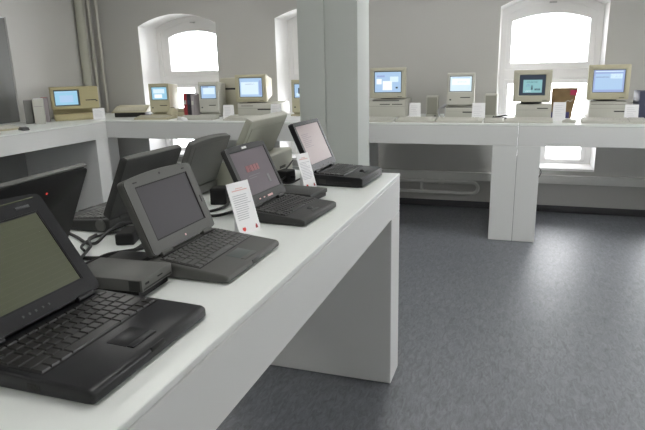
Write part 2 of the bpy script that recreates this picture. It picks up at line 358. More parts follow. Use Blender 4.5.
def laptop(name, label, loc, rz, w, d, t0, t1, ll, tilt, lt=.014, body='char', keyc='keyg', scrm='lcddark', padm='pad', arch=.0,
           bz=(.022, .022, .022, .03), kb=(.008, .075, .008), ball=False, round_=.006, group=None, feet=True):
    """local: x to the user's right, y to the rear, z up; origin at base centre"""
    t = thing(name, label, 'laptop', loc, rz, group)
    hw, hd = w/2, d/2
    m = MB(); m.prism([(-hd, .004), (-hd+.02, .002), (hd-.01, .002), (hd, .008), (hd, t1-.004), (hd-.016, t1), (-hd+.010, t0+.0005), (-hd, t0-.004)], 'x', -hw, hw, round_, seg=3)
    m.build('base', body, t)
    # deck slope
    sl = math.atan2(t1-t0, d-.026)
    def dz(y): return t0+(t1-t0)*(y+hd-.01)/(d-.026)
    dm = Matrix.Translation((0, -hd+.01, t0+.0004)) @ Matrix.Rotation(sl, 4, 'X')
    ky0, ky1 = kb[1]-.01, d-.03-kb[2]-.01
    m = MB(); m.box(-hw+kb[0], hw-kb[0], ky0-.003, ky1+.003, -.002, .0006, .0004, dm); m.build('keyboard_tray', 'blkm', t)
    m = keys_mb(-hw+kb[0]+.002, hw-kb[0]-.002, ky0, ky1, .0004); bmesh.ops.transform(m.bm, matrix=dm, verts=m.bm.verts); m.build('keyboard', keyc, t, smooth=False)
    pc = (ky0-.006)/2
    if ball:
        m = MB(); tb = bmesh.new(); bmesh.ops.create_uvsphere(tb, u_segments=20, v_segments=12, radius=.012); m._merge(tb, 0, 2, dm @ Matrix.Translation((0, pc+.004, -.003))); m.build('trackball', padm, t)
        m = MB(); m.prism([(-.03, pc-.02), (.03, pc-.02), (.022, pc-.009), (-.022, pc-.009)], 'z', 0, .0018, .0006, dm); m.build('trackball_button', padm, t)
    else:
        m = MB(); m.box(-.033, .033, pc-.014, pc+.026, -.001, .0008, .0004, dm); m.build('trackpad', padm, t)
        m = MB(); m.box(-.033, .033, max(pc-.030, .001), pc-.016, -.001, .0022, .001, dm); m.build('trackpad_button', body, t)
    if feet:
        for sx in (-1, 1):
            for sy in (-1, 1): MB().cyl((sx*(hw-.03), sy*(hd-.03), 0), (sx*(hw-.03), sy*(hd-.03), .0035), .008, seg=14).build('foot', 'blkm', t)
    # hinge and lid
    hy, hz = hd-.022, t1+.004
    for a, b in ((-hw+.03, -hw+.075), (hw-.075, hw-.03)): MB().cyl((a, hy, hz), (b, hy, hz), .0075, bev=.001).build('hinge', body, t)
    rot = (-tilt, 0, 0)
    OO = outline_arch(-hw+.002, hw-.002, .002, ll-arch, arch, 12, .009)
    m = MB(); m.prism(OO, 'y', .0, lt, .0028, seg=2); lid = m.build('lid', body, t, (0, hy, hz), rot)
    bx, bx2, bt, bb = bz
    IN = outline_arch(-hw+bx, hw-bx2, bb, ll-arch-bt, 0, 12, 0)
    OI = outline_arch(-hw+.004, hw-.004, .004, ll-arch-.002, arch, 12, .009)
    m = MB(); m.ring(OI, IN, -.0035, .003); m.build('screen_bezel', body, lid)
    m = MB(); m.ring(IN, outline_arch(-hw+bx+.0035, hw-bx2-.0035, bb+.0035, ll-arch-bt-.0035, 0, 12, 0), -.0028, .003); m.build('screen_gasket', 'blkm', lid)
    m = MB(); m.box(-hw+bx+.002, hw-bx2-.002, -.0012, .002, bb+.002, ll-arch-bt-.002); s = m.build('screen', scrm, lid, smooth=False)
    return t, lid, s, dm, (hw, hd)

FR, RR = rad(90), rad(-90)     # front row faces +X, rear row faces -X
# --- laptop 1: large black, olive screen
t, lid, s, dm, (hw, hd) = laptop('laptop', 'large glossy black laptop with olive blank screen, nearest on the table', (-.712, .762, HT), FR,
    .330, .275, .028, .036, .252, rad(34), .016, 'blk', 'keys', 'lcdolive', 'blk', .010, (.021, .033, .037, .034), (.012, .108, .006), round_=.010)
m = MB(); m.prism([(-.055+.055*math.cos(a)*.6, .0+.008*math.sin(a)) for a in [2*PI*k/20 for k in range(20)]], 'y', -.0052, -.003, mx=Matrix.Translation((.02, 0, .222))); m.build('emblem_recess', 'blkm', lid)
m = MB(); m.box(.085, .120, -.0055, -.003, .2165, .2225, .001); m.build('latch', 'pad', lid)
m = MB(); m.box(-.142, .142, -.0050, -.003, .2335, .2365, .001); m.build('bezel_highlight', 'lcdolive', lid)  # highlight along the upper bezel, put in as an olive strip
m = MB()
for k in range(15): m.box(-.125, .125, -.00145, -.0011, .045+k*.0115, .0463+k*.0115)
m.build('screen_line_pattern', 'lcdline', s)
m = MB()
for k in range(7): m.box(-hw-.0008, -hw+.002, -.035+k*.0035, -.033+k*.0035, .010, .022)
m.build('side_vent', 'dark', t)
m = MB(); m.box(-.02, .02, -hd-.002, -hd+.004, .018, .027, .002); m.build('front_latch', 'blkm', t)
m = MB(); m.box(-.10, .10, .0, .012, .002, .006, .001); m.build('hinge_cover', 'blkm', lid)
m = MB()
for kx in (-.035, -.02, -.005, .012, .027): m.cyl((kx, -.0045, .019), (kx, -.002, .019), .0025, seg=10)
m.build('status_icon', 'pad', lid)

# --- laptop 2: charcoal grey, arched lid, dark screen
t, lid, s, dm, (hw, hd) = laptop('laptop', 'charcoal grey laptop with arched lid and dark screen, between two white desk areas', (-.727, 1.250, HT), FR,
    .302, .222, .022, .044, .206, rad(21.5), .018, 'char', 'keyg', 'lcddark', 'padg', .008, (.037, .034, .022, .034), (.010, .082, .004), round_=.006)
t['label'] = 'charcoal grey laptop with arched lid and dark blank screen, second from the front'
m = MB(); m.cyl((.0, -.0042, .193), (.0, -.002, .193), .003, seg=12); m.build('latch_button', 'dark', lid)
m = MB(); m.box(-.115, -.10, -.0042, -.002, .185, .188); m.box(.10, .112, -.0042, -.002, .185, .188); m.box(.130, .134, -.0042, -.002, .08, .10); m.build('bezel_mark', 'blkm', lid)
m = MB(); m.cyl((.0, -.0042, .018), (.0, -.002, .018), .003, seg=12); m.build('bezel_badge', 'pink', lid)
m = MB(); m.box(-.022, .022, -hd-.0015, -hd+.003, .010, .019, .001); m.build('front_latch', 'char2', t)
m = MB(); m.box(hw-.003, hw+.001, -.04, .07, .012, .026, .001); m.build('side_port_cover', 'char2', t)
m = MB(); m.box(-hw+.02, hw-.02, hd-.034, hd-.030, t.get('x', .044), .0465, .001); m.build('speaker_slot', 'blkm', t)

# --- laptop 3: small dark, mauve screen with red letters
t, lid, s, dm, (hw, hd) = laptop('laptop', 'small dark laptop with red lettering on its mauve screen, third from the front', (-.716, 1.748, HT), FR-rad(4),
    .272, .218, .024, .040, .214, rad(25), .014, 'char2', 'keys', 'lcdmauve', 'pad', .004, (.020, .016, .016, .034), (.008, .072, .004), ball=True, round_=.0028)
m = MB()
x = -.055
for wl in (.018, .005, .018, .018, .014):
    m.box(x, x+wl, -.0016, -.0011, .115, .137); x += wl+.003
m.build('red_lettering', 'lcdtxt', s)
m = MB(); m.box(-.06, .02, -.0016, -.0011, .100, .102); m.box(-.06, -.01, -.0016, -.0011, .092, .094); m.box(.055, .07, -.0016, -.0011, .06, .09); m.build('screen_text', 'lcdg', s)
m = MB(); m.box(-.030, .000, -.006, .004, .196, .204, .0015); m.build('lid_latch', 'white', lid)
m = MB(); m.box(-.06, -.05, -.0045, -.003, .016, .02); m.box(-.03, -.02, -.0045, -.003, .016, .02); m.box(.0, .035, -.0045, -.003, .014, .021); m.build('bezel_badge', 'pink', lid)
# --- laptop 4: thick black, pinkish screen
t, lid, s, dm, (hw, hd) = laptop('laptop', 'thick black laptop with pale pinkish screen at the far end of the table', (-.706, 2.364, HT), FR-rad(3),
    .288, .243, .042, .050, .226, rad(24), .020, 'blk', 'keys', 'lcdpink', 'blkm', .0, (.018, .018, .016, .030), (.014, .085, .006), ball=True, round_=.003)
m = MB()
for k in range(8):
    m.box(-.10, -.10+random.uniform(.05, .12), -.0016, -.0011, .165-k*.008, .1665-k*.008)
m.build('screen_text', 'lcdg', s)
m = MB(); m.box(-.05, -.03, -.0045, -.003, .011, .017); m.box(-.01, .03, -.0045, -.003, .011, .017); m.box(.05, .07, -.0045, -.003, .011, .017); m.build('bezel_button', 'pad', lid)
m = MB(); m.box(-hw-.0006, -hw+.002, -.07, .02, .020, .022); m.box(-hw-.0006, -hw+.002, .04, .07, .012, .030); m.build('side_seam', 'dark', t)
m = MB(); m.box(-.09, .09, -hd-.0006, -hd+.002, .022, .024); m.build('front_seam', 'dark', t)

# --- rear row, lids turned to the camera
t, lid, s, dm, (hw, hd) = laptop('laptop', 'black laptop seen from behind, back to back with the nearest laptop', (-1.25, .985, HT), RR+rad(4),
    .335, .265, .030, .040, .243, rad(25), .018, 'blkm', 'keys', 'lcddark', 'pad', .006, (.02, .02, .02, .03), (.012, .1, .006), round_=.008)
m = MB(); m.box(-.160, .160, .004, .0165, .2425, .2465, .001); m.build('lid_edge_highlight', 'grey', lid)  # highlight on the lid's top edge, put in as lighter grey plastic
m = MB(); m.cyl((-.028, .017, .195), (-.028, .0195, .195), .0028, seg=12); m.build('red_light', 'led', lid)
t, lid, s, dm, (hw, hd) = laptop('laptop', 'dark grey laptop seen from behind, back to back with the arched-lid laptop', (-1.298, 1.540, HT), RR,
    .305, .235, .030, .046, .212, rad(26), .022, 'char2', 'keyg', 'lcddark', 'pad', .0, (.02, .02, .02, .03), (.012, .08, .006), round_=.008)
m = MB(); m.box(-.148, .148, .003, .020, .2115, .2150, .001); m.build('lid_edge_highlight', 'grey', lid)  # top-edge highlight painted as a lighter strip on the dark lid
m = MB(); m.cyl((hw-.004, .085, .026), (hw+.004, .085, .026), .019, bev=.002, seg=24); m.build('round_side_cap', 'grey', t)
m = MB(); m.cyl((hw-.05, hd-.016, .040), (-hw+.05, hd-.016, .040), .018, bev=.003, seg=20); m.build('hinge_barrel', 'char2', t)
t, lid, s, dm, (hw, hd) = laptop('laptop', 'mid grey laptop seen from behind, left of the big beige portable computer', (-1.300, 1.925, HT), RR,
    .298, .235, .030, .045, .215, rad(24), .020, 'grey', 'keyg', 'lcddark', 'pad', .010, (.02, .02, .02, .03), (.012, .08, .006), round_=.008)
m = MB(); m.box(-.12, .12, .019, .0215, .02, .19, .001); m.build('lid_inset', 'grey', lid)
# big beige portable
t = thing('portable_computer', 'big beige portable computer seen from behind with its lid open', 'computer', (-1.20, 2.272, HT), RR)
m = MB(); m.prism([(-.17, .006), (.17, .004), (.178, .012), (.178, .112), (.170, .120), (.04, .112), (-.17, .035)], 'x', -.25, .193, .003); m.build('base', 'port', t)
m = MB(); m.box(-.18, .18, .060, .105, .106, .118, .004); m.build('hinge', 'port', t)
m = keys_mb(-.175, .10, -.15, -.01, .0); bmesh.ops.transform(m.bm, matrix=Matrix.Translation((0, 0, .061)) @ Matrix.Rotation(rad(19), 4, 'X'), verts=m.bm.verts); m.build('keyboard', 'platk', t)
m = MB(); m.prism(outline_arch(-.191, .191, .0, .203, 0, 10, .012), 'y', 0, .030, .004); lid = m.build('lid', 'port', t, (0, .070, .112), (-rad(27), 0, 0))
m = MB(); m.box(-.165, .165, .029, .033, .02, .17, .002); m.build('lid_panel', 'port', lid)
m = MB(); m.box(-.19, .19, .0, .028, .2025, .2060, .001); m.build('lid_edge_highlight', 'plat', lid)  # paler strip painted for the highlight along the lid top
m = MB(); m.box(-.12, .12, -.003, .001, .03, .17, .001); m.build('screen', 'lcddark', lid)
m = MB()
for k in range(5): m.box(-.16+k*.014, -.151+k*.014, .1775, .1788, .040, .052)
m.build('rear_lettering', 'dark', t)
m = MB(); m.box(-.06, -.045, .1775, .1788, .030, .045); m.box(-.03, .03, .1775, .1788, .02, .032); m.box(.05, .12, .1775, .1788, .02, .04); m.build('rear_port', 'dark', t)

# ------------------------------------------------------------------ drives, adapters, cards, cables on the table
t = thing('external_drive', 'grey box drive with black front slot, between the two nearest laptops', 'disk drive', (-.850, 1.020, HT), FR+rad(3))
m = MB(); m.box(-.062, .062, -.095, .10, .020, .048, .0025); m.build('case', 'grey', t)
m = MB(); m.box(-.060, .060, -.083, .098, .001, .021, .002); m.build('under_tray', 'blkm', t)
m = MB(); m.box(-.056, .056, -.0955, -.09, .0235, .0275); m.build('disk_slot', 'dark', t)
m = MB(); m.box(-.050, -.035, -.0955, -.09, .034, .039); m.box(.0, .02, -.0955, -.09, .035, .038); m.build('front_mark', 'blkm', t)
m = MB(); m.box(-.0628, -.06, -.09, -.062, .022, .046, .0005); m.build('side_hatch', 'char2', t)
t = thing('floppy_drive', 'flat black drive lying between the third and fourth laptops', 'disk drive', (-.795, 1.995, HT), FR-rad(8))
m = MB(); m.box(-.070, .070, -.098, .09, .016, .034, .004); m.build('case', 'char2', t)
m = MB(); m.box(-.066, .066, -.094, .088, .002, .017, .003); m.build('under_tray', 'blkm', t)
m = MB(); m.box(-.05, .05, -.0985, -.094, .013, .017); m.build('disk_slot', 'dark', t)
t = thing('power_adapter', 'flat charcoal adapter lying behind the arched-lid laptop', 'power adapter', (-.925, 1.160, HT), rad(4))
m = MB(); m.box(-.065, .04, -.035, .045, .001, .024, .005); m.build('case', 'char2', t)
m = MB(); m.box(-.02, .0, -.0358, -.034, .009, .012); m.build('light_strip', 'white', t)
def brick(x, y, w, d, h, rz, label):
    t = thing('power_adapter', label, 'power adapter', (x, y, HT), rz, 'black power bricks')
    MB().box(-w/2, w/2, -d/2, d/2, .0, h, .006, None, 3).build('case', 'blkm', t)
    MB().cyl((w/2-.002, 0, h/2), (w/2+.02, 0, h/2), .006, .004, 12).build('cable_relief', 'cable', t)
    MB().box(-w/2+.008, w/2-.008, -d/2+.008, d/2-.008, h-.0008, h+.0006).build('top_label', 'dark', t)
brick(-1.045, 1.846, .062, .070, .062, rad(15), 'black power brick standing behind the white card of the third laptop')
brick(-.955, 2.270, .060, .075, .055, rad(-10), 'black power brick beside the beige portable, behind the small card')
brick(-1.075, 1.345, .055, .10, .034, rad(20), 'black power brick in the cable tangle behind the arched-lid laptop')

def info_card(x, y, rz, w, h, lean, label, small=False):
    """upright card leaning back on a folded strut; front faces local -y"""
    t = thing('information_card', label, 'card', (x, y, HT), rz, 'information cards on the laptop table')
    R = Matrix.Rotation(-lean, 4, 'X')
    m = MB(); m.box(-w/2, w/2, 0, .0016, 0, h, 0, R); m.build('card_face', 'white', t, smooth=False)
    m = MB(); top = R @ Vector((0, .0016, h*.7)); m.hexa([(-w/2*.5, top.y+.012, 0), (w/2*.5, top.y+.012, 0), (w/2*.5, top.y+.0135, 0), (-w/2*.5, top.y+.0135, 0),
        (-w/2*.5, top.y, top.z), (w/2*.5, top.y, top.z), (w/2*.5, top.y+.0015, top.z), (-w/2*.5, top.y+.0015, top.z)]); m.build('strut', 'white', t, smooth=False)
    m = MB(); m.box(-w*.16, w*.16, -.0006, 0, h*.87, h*.885, 0, R); m.box(-w*.34, w*.34, -.0006, 0, h*.83, h*.85, 0, R); m.build('printed_title', 'pink', t, smooth=False)
    m = MB(); z = h*.74
    random.seed(int(h*1000)+3)
    while z > h*.25:
        e = random.uniform(.10, .40); 
        m.box(-w*.38, w*e, -.0006, 0, z, z+.0016, 0, R); z -= h*.042
    m.build('printed_text', 'print', t, smooth=False)
    m = MB(); m.prism([(-w*.30, h*.07), (-w*.24, h*.05), (-w*.18, h*.07), (-w*.17, h*.11), (-w*.20, h*.135), (-w*.24, h*.12), (-w*.29, h*.135), (-w*.32, h*.11)], 'y', -.0008, 0, 0, R)
    m.build('red_emblem', 'red', t, smooth=False)
    m = MB(); m.prism([(w*.28, h*.05), (w*.38, h*.05), (w*.38, h*.10), (w*.33, h*.14), (w*.29, h*.10)], 'y', -.0008, 0, 0, R); m.build('corner_emblem', 'redbox', t, smooth=False)
info_card(-.760, 1.515, FR-rad(17), .094, .160, rad(17), 'tall white card with red title leaning left of the third laptop')
info_card(-.800, 2.172, FR-rad(20), .076, .150, rad(18), 'narrow white card leaning left of the thick black laptop')

def cable(pts, r, label, z=.006):
    P = [(a[0], a[1], HT+(a[2] if len(a) > 2 else z)) for a in pts]
    tag(MB().tube(P, r).build('power_cable', 'cable'), label, 'cable', 'black cables between the laptop rows')
cable([(-1.375, 1.372, .012), (-1.252, 1.321, .006), (-1.177, 1.277), (-1.136, 1.272, .010), (-1.130, 1.32, .030), (-1.125, 1.385, .040), (-1.09, 1.47, .016), (-1.06, 1.55)], .0048, 'black cable curving from beside the second rear laptop over the low power brick')
cable([(-1.16, 1.165, .006), (-1.083, 1.160, .006), (-1.018, 1.185, .006), (-.992, 1.26, .006), (-1.005, 1.34, .010), (-1.02, 1.43, .006)], .0055, 'thick black cable looping beside the grey box drive')
cable([(-1.05, 1.05, .008), (-1.012, 1.108, .020), (-.998, 1.164, .024), (-.975, 1.27, .008), (-.965, 1.38, .006), (-.955, 1.47, .006)], .0045, 'black cable passing behind the grey box drive')
cable([(-1.206, 1.355, .006), (-1.150, 1.262, .024), (-1.105, 1.215, .024), (-1.085, 1.185, .024), (-1.060, 1.10, .008)], .0042, 'thin black cable crossing the others toward the nearest laptop')
cable([(-1.128, 1.213, .006), (-1.158, 1.240, .010), (-1.185, 1.330, .008), (-1.150, 1.408, .006)], .0038, 'thin black cable loop left of the low power brick')
cable([(-1.01, 1.86, .031), (-.985, 1.79, .012), (-1.0, 1.72), (-1.06, 1.62), (-1.09, 1.52)], .0050, 'black cable from the power brick to the arched-lid laptop')
cable([(-1.012, 1.64), (-.950, 1.66), (-.925, 1.753), (-.935, 1.86), (-.93, 1.95)], .0050, 'black cable running behind the third laptop')
cable([(-.935, 2.24, .035), (-.95, 2.17, .015), (-.90, 2.11), (-.875, 2.08, .018)], .0040, 'black cable from the flat black drive to the power brick')
cable([(-.985, 2.33, .02), (-1.004, 2.38, .03), (-1.002, 2.44, .05), (-1.010, 2.50, .06)], .0038, 'black cable rising behind the beige portable')
cable([(-1.01, 2.20, .03), (-.985, 2.12, .008), (-.95, 2.17, .020), (-.915, 2.22, .008), (-.90, 2.30, .012)], .0038, 'thin black cable winding by the small card')
cable([(-1.00, 2.05), (-.955, 2.09), (-.98, 2.18, .010), (-.945, 2.215, .02)], .0038, 'thin black cable lying in front of the beige portable')

# ------------------------------------------------------------------ vintage desktop computers on the counters
def screen_bits(s, bits):
    for nm, mt, x0, x1, z0, z1 in bits:
        m = MB(); m.box(x0, x1, -.0012, 0, z0, z1); m.build(nm, S[mt], s, smooth=False)
def frontring(m, x0, x1, z0, z1, a, b, c, d, y0, y1, bev=.003):
    m.ring([(x0,z0),(x1,z0),(x1,z1),(x0,z1)], [(a,c),(b,c),(b,d),(a,d)], y0, y1, bev=bev)

def compact(label, x, y, z, rz, w, h, d, body, sm, bits, sw=.175, sh=.13, group='compact computers'):
    y += .12
    t = thing('compact_computer', label, 'computer', (x, y, z), rz, group)
    hw = w/2; sc = h*.68
    m = MB(); m.hexa([(-hw+.004, -d/2+.022, .008), (hw-.004, -d/2+.022, .008), (hw-.014, d/2, .02), (-hw+.014, d/2, .02),
                      (-hw+.004, -d/2+.022, h-.002), (hw-.004, -d/2+.022, h-.002), (hw-.016, d/2, h-.02), (-hw+.016, d/2, h-.02)], .006)
    m.build('case', body, t)
    m = MB(); frontring(m, -hw, hw, .02, h, -sw/2-.006, sw/2+.006, sc-sh/2-.006, sc+sh/2+.006, -d/2, -d/2+.026); m.build('front_panel', body, t)
    m = MB(); m.ring([(-sw/2-.007,sc-sh/2-.007),(sw/2+.007,sc-sh/2-.007),(sw/2+.007,sc+sh/2+.007),(-sw/2-.007,sc+sh/2+.007)],
                     [(-sw/2,sc-sh/2),(sw/2,sc-sh/2),(sw/2,sc+sh/2),(-sw/2,sc+sh/2)], -d/2+.007, -d/2+.02); m.build('screen_surround', 'bez', t)
    m = MB(); m.box(-sw/2-.001, sw/2+.001, 0, .004, -sh/2-.001, sh/2+.001); s = m.build('screen', S[sm], t, (0, -d/2+.010, sc), smooth=False)
    screen_bits(s, bits)
    m = MB(); m.box(.0, hw*.72, -d/2-.0008, -d/2+.004, h*.265, h*.29, .001); m.build('floppy_slot', 'dark', t)
    m = MB(); m.box(-hw*.8, -hw*.66, -d/2-.0008, -d/2+.002, h*.19, h*.23); m.build('badge', 'pad', t)
    m = MB(); m.box(-hw+.012, hw-.012, -d/2+.03, d/2-.02, 0, .022, .003); m.build('foot', body, t)
    return t

def monitor(label, x, y, z, rz, w, h, d, body, sm, bits, sw, sh, stand=.02, bez=.006):
    y += .14; w *= .99
    t = thing('monitor', label, 'monitor', (x, y, z), rz, 'separate monitors standing on computer cases')
    hw = w/2; z0 = stand; cz = stand+h*.53
    m = MB(); frontring(m, -hw, hw, z0, z0+h, -sw/2-bez, sw/2+bez, cz-sh/2-bez, cz+sh/2+bez, -d/2, -d/2+.045, .005); m.build('front_frame', body, t)
    m = MB(); m.hexa([(-hw+.006, -d/2+.043, z0+.004), (hw-.006, -d/2+.043, z0+.004), (hw*.62, d/2, z0+h*.16), (-hw*.62, d/2, z0+h*.16),
                      (-hw+.006, -d/2+.043, z0+h-.004), (hw-.006, -d/2+.043, z0+h-.004), (hw*.62, d/2, z0+h*.84), (-hw*.62, d/2, z0+h*.84)], .01); m.build('rear_housing', body, t)
    m = MB(); m.ring([(-sw/2-bez-.001,cz-sh/2-bez-.001),(sw/2+bez+.001,cz-sh/2-bez-.001),(sw/2+bez+.001,cz+sh/2+bez+.001),(-sw/2-bez-.001,cz+sh/2+bez+.001)],
                     [(-sw/2,cz-sh/2),(sw/2,cz-sh/2),(sw/2,cz+sh/2),(-sw/2,cz+sh/2)], -d/2+.006, -d/2+.03); m.build('screen_surround', 'bez', t)
    m = MB(); m.box(-sw/2-.001, sw/2+.001, 0, .004, -sh/2-.001, sh/2+.001); s = m.build('screen', S[sm], t, (0, -d/2+.012, cz), smooth=False)
    screen_bits(s, bits)
    m = MB(); m.cyl((0, -.02, .001), (0, -.02, z0+.01), w*.30, w*.24, 28); m.build('stand', 'pad', t)
    m = MB(); m.box(hw*.55, hw*.8, -d/2-.0008, -d/2+.002, z0+h*.045, z0+h*.06); m.build('control', 'pad', t)
    return t

def pizza(label, x, y, z, rz, w, h, d, body, slots):
    y += .135
    t = thing('computer_case', label, 'computer', (x, y, z), rz, 'desktop computer cases')
    MB().box(-w/2, w/2, -d/2+.01, d/2, .006, h, .004).build('case', body, t)
    MB().box(-w/2+.001, w/2-.001, -d/2, -d/2+.012, .010, h-.004, .003).build('front_panel', body, t)
    for a, b, c, e in slots: MB().box(a, b, -d/2-.001, -d/2+.004, c, e, .0006).build('drive_slot', 'dark', t)
    MB().box(-w/2+.002, w/2-.002, -d/2-.0006, -d/2+.002, h*.62, h*.635).build('panel_seam', 'spk', t)
    for sx in (-1, 1): MB().box(sx*(w/2-.03)-.012, sx*(w/2-.03)+.012, -d/2+.03, d/2-.03, 0, .007).build('foot', 'pad', t)
    return t

def keyboard(label, x, y, z, rz, w, d, body, keyc='platk'):
    t = thing('keyboard', label, 'keyboard', (x, y, z), rz, 'desktop keyboards on the counters')
    MB().prism([(-d/2, 0), (d/2, 0), (d/2, .034), (-d/2, .014)], 'x', -w/2, w/2, .003).build('case', body, t)
    mm = Matrix.Translation((0, -d/2, .0145)) @ Matrix.Rotation(math.atan2(.02, d), 4, 'X')
    wk = w*.74 if w > .40 else w*.95
    m = keys_mb(-w/2+.01, -w/2+wk-.01, .012, d-.014, 0, h=.007, fn=False, gap=.003)
    if w > .40:
        k = keys_mb(-w/2+wk, w/2-.01, .012, d-.014, 0, rows=4, h=.007, fn=False)
        k.bm.free(); n = 4
        a0, a1 = -w/2+wk, w/2-.01
        for i in range(n):
            for j in range(5):
                a = a0+(a1-a0)*i/n; b = .012+(d-.026)*j/5
                m.box(a+.0015, a+(a1-a0)/n-.0015, b+.0015, b+(d-.026)/5-.0015, 0, .007)
    bmesh.ops.transform(m.bm, matrix=mm, verts=m.bm.verts); m.build('keys', keyc, t, smooth=False)
    return t

def mouse(label, x, y, z, rz, body, button='platk', s=1.):
    t = thing('mouse', label, 'mouse', (x, y, z), rz, 'mice on the counters')
    MB().prism([(-.05*s, 0), (.05*s, 0), (.05*s, .016*s), (.02*s, .030*s), (-.02*s, .028*s), (-.05*s, .012*s)], 'x', -.03*s, .03*s, .005*s).build('body', body, t)
    MB().box(-.026*s, .026*s, -.047*s, -.018*s, .0145*s, .026*s, .003*s).build('button', button, t)
    return t

def small_card(label, x, y, z, rz, w, h, lean=.17, crumple=False):
    t = thing('price_card' if False else 'label_card', label, 'card', (x, y, z), rz, 'label cards on the counters')
    R = Matrix.Rotation(-lean, 4, 'X')
    MB().box(-w/2, w/2, 0, .002, 0, h, 0, R).build('card_face', 'white', t, smooth=False)
    m = MB(); tp = R @ Vector((0, .002, h*.95)); m.hexa([(-w/2, tp.y+.02, 0), (w/2, tp.y+.02, 0), (w/2, tp.y+.022, 0), (-w/2, tp.y+.022, 0), (-w/2, tp.y-.001, tp.z), (w/2, tp.y-.001, tp.z), (w/2, tp.y+.001, tp.z), (-w/2, tp.y+.001, tp.z)])
    m.build('back_fold', 'white', t, smooth=False)
    m = MB()
    for k in range(6):
        zz = h*(.8-.11*k); m.box(-w*.36, w*random.uniform(.05, .36), -.0008, 0, zz, zz+.003, 0, R)
    m.build('printed_text', 'cardprint', t, smooth=False)
    return t

def speaker(label, x, y, z, rz, w=.11, h=.20, d=.12, body='plat'):
    y += .10
    t = thing('speaker', label, 'speaker', (x, y, z), rz, 'small desktop speakers')
    MB().box(-w/2, w/2, -d/2+.012, d/2, 0, h, .006).build('cabinet', body, t)
    MB().box(-w/2+.010, w/2-.010, -d/2, -d/2+.014, .03, h-.012, .004).build('grille', 'spk', t)
    MB().cyl((w/2-.025, -d/2+.004, .016), (w/2-.025, -d/2+.013, .016), .006, seg=12).build('knob', 'pad', t)
    return t
Z = HT
# left counter -------------------------------------------------------
rl = rad(46)
t = thing('desktop_computer', 'wide yellowed beige computer with a built-in screen left of its disk slot', 'computer', (-4.60, 5.10, Z), rl)
w, h, d = .465, .345, .34
m = MB(); m.box(-w/2, w/2, -d/2+.03, d/2, .115, h, .008); m.box(-w/2+.01, w/2-.01, -d/2+.09, d/2-.01, .0, .118, .004); m.build('case', 'yel', t)
m = MB(); frontring(m, -w/2, w/2, .118, h, -.205, .045, .150, h-.028, -d/2, -d/2+.035, .004); m.build('front_panel', 'yel', t)
m = MB(); m.ring([(-.206,.149),(.046,.149),(.046,h-.027),(-.206,h-.027)], [(-.196,.162),(.026,.162),(.026,h-.040),(-.196,h-.040)], -d/2+.006, -d/2+.03); m.build('screen_surround', 'bez', t)
m = MB(); m.box(-.198, .028, -d/2+.014, -d/2+.018, .160, h-.038); s = m.build('screen', S['sky'], t, smooth=False)
m = MB(); m.box(-.19, .02, -d/2+.0125, -d/2+.0138, h-.055, h-.048); m.box(-.15, -.02, -d/2+.0125, -d/2+.0138, .19, .26); m.build('screen_window', S['blue'], s, smooth=False)
m = MB(); m.box(.10, .21, -d/2-.001, -d/2+.004, .200, .209); m.build('floppy_slot', 'dark', t)
m = MB(); m.box(.20, .22, -d/2-.001, -d/2+.004, .188, .198); m.build('badge', 'pad', t)
m = MB(); m.prism([(-d/2-.03, 0), (-d/2+.10, 0), (-d/2+.10, .072), (-d/2+.0, .066), (-d/2-.03, .03)], 'x', -w/2+.012, w/2-.012, .004); m.build('lower_front', 'yel', t)
t = thing('hardback_manual', 'off-white upright manual left of the yellowed computer', 'book', (-4.605, 4.60, Z), rad(42))
MB().box(-.047, .047, -.09, .09, .0, .245, .002).build('cover', 'bookw', t); MB().box(-.040, .040, -.0912, -.089, .17, .175).build('spine_line', 'mauve', t); MB().box(-.042, .042, -.085, .0895, .2445, .2462).build('page_block', 'white', t)
t = thing('cardboard_sleeve', 'grey upright sleeve standing at the left of the off-white manual', 'box', (-4.74, 4.60, Z), rad(42))
MB().box(-.035, .035, -.08, .10, .0, .232, .002).build('cover', 'greyb', t); MB().box(-.028, .028, -.075, .095, .2315, .2332).build('page_block', 'mauve', t)
t = thing('hardback_manual', 'mauve grey upright manual between white manual and yellowed computer', 'book', (-4.69, 4.765, Z), rad(42))
MB().box(-.036, .036, -.08, .10, .0, .246, .002).build('cover', 'mauve', t); MB().box(-.028, .028, -.075, .0975, .2455, .2475).build('page_block', 'redbox', t)
keyboard('pale yellowish keyboard at the left picture edge', -4.42, 3.93, Z, rad(80), .36, .16, 'yel2')
mouse('dark mouse on the left counter beside the pale keyboard', -4.20, 3.99, Z, rad(70), 'pad', 'pad')
small_card('small white card standing at the counter corner right of the yellowed computer', -4.235, 5.03, Z, rad(40), .12, .120)
# wedge computer in the corner
t = thing('wedge_computer', 'low beige wedge-shaped computer with dark feet near the corner', 'computer', (-4.12, 5.45, Z), rad(18))
MB().prism([(-.15, .05), (.15, .05), (.15, .118), (.02, .110), (-.15, .060)], 'x', -.19, .19, .006).build('case', 'yel2', t)
MB().box(-.17, .17, -.11, .13, .0, .052, .004).build('foot', 'dark', t)
m = keys_mb(-.17, .17, .02, .13, .0, fn=False, h=.005); bmesh.ops.transform(m.bm, matrix=Matrix.Translation((0, -.15, .061)) @ Matrix.Rotation(rad(16.5), 4, 'X'), verts=m.bm.verts); m.build('keys', 'beige', t)
MB().box(.12, .165, .1495, .152, .075, .095).build('rear_port', 'dark', t)
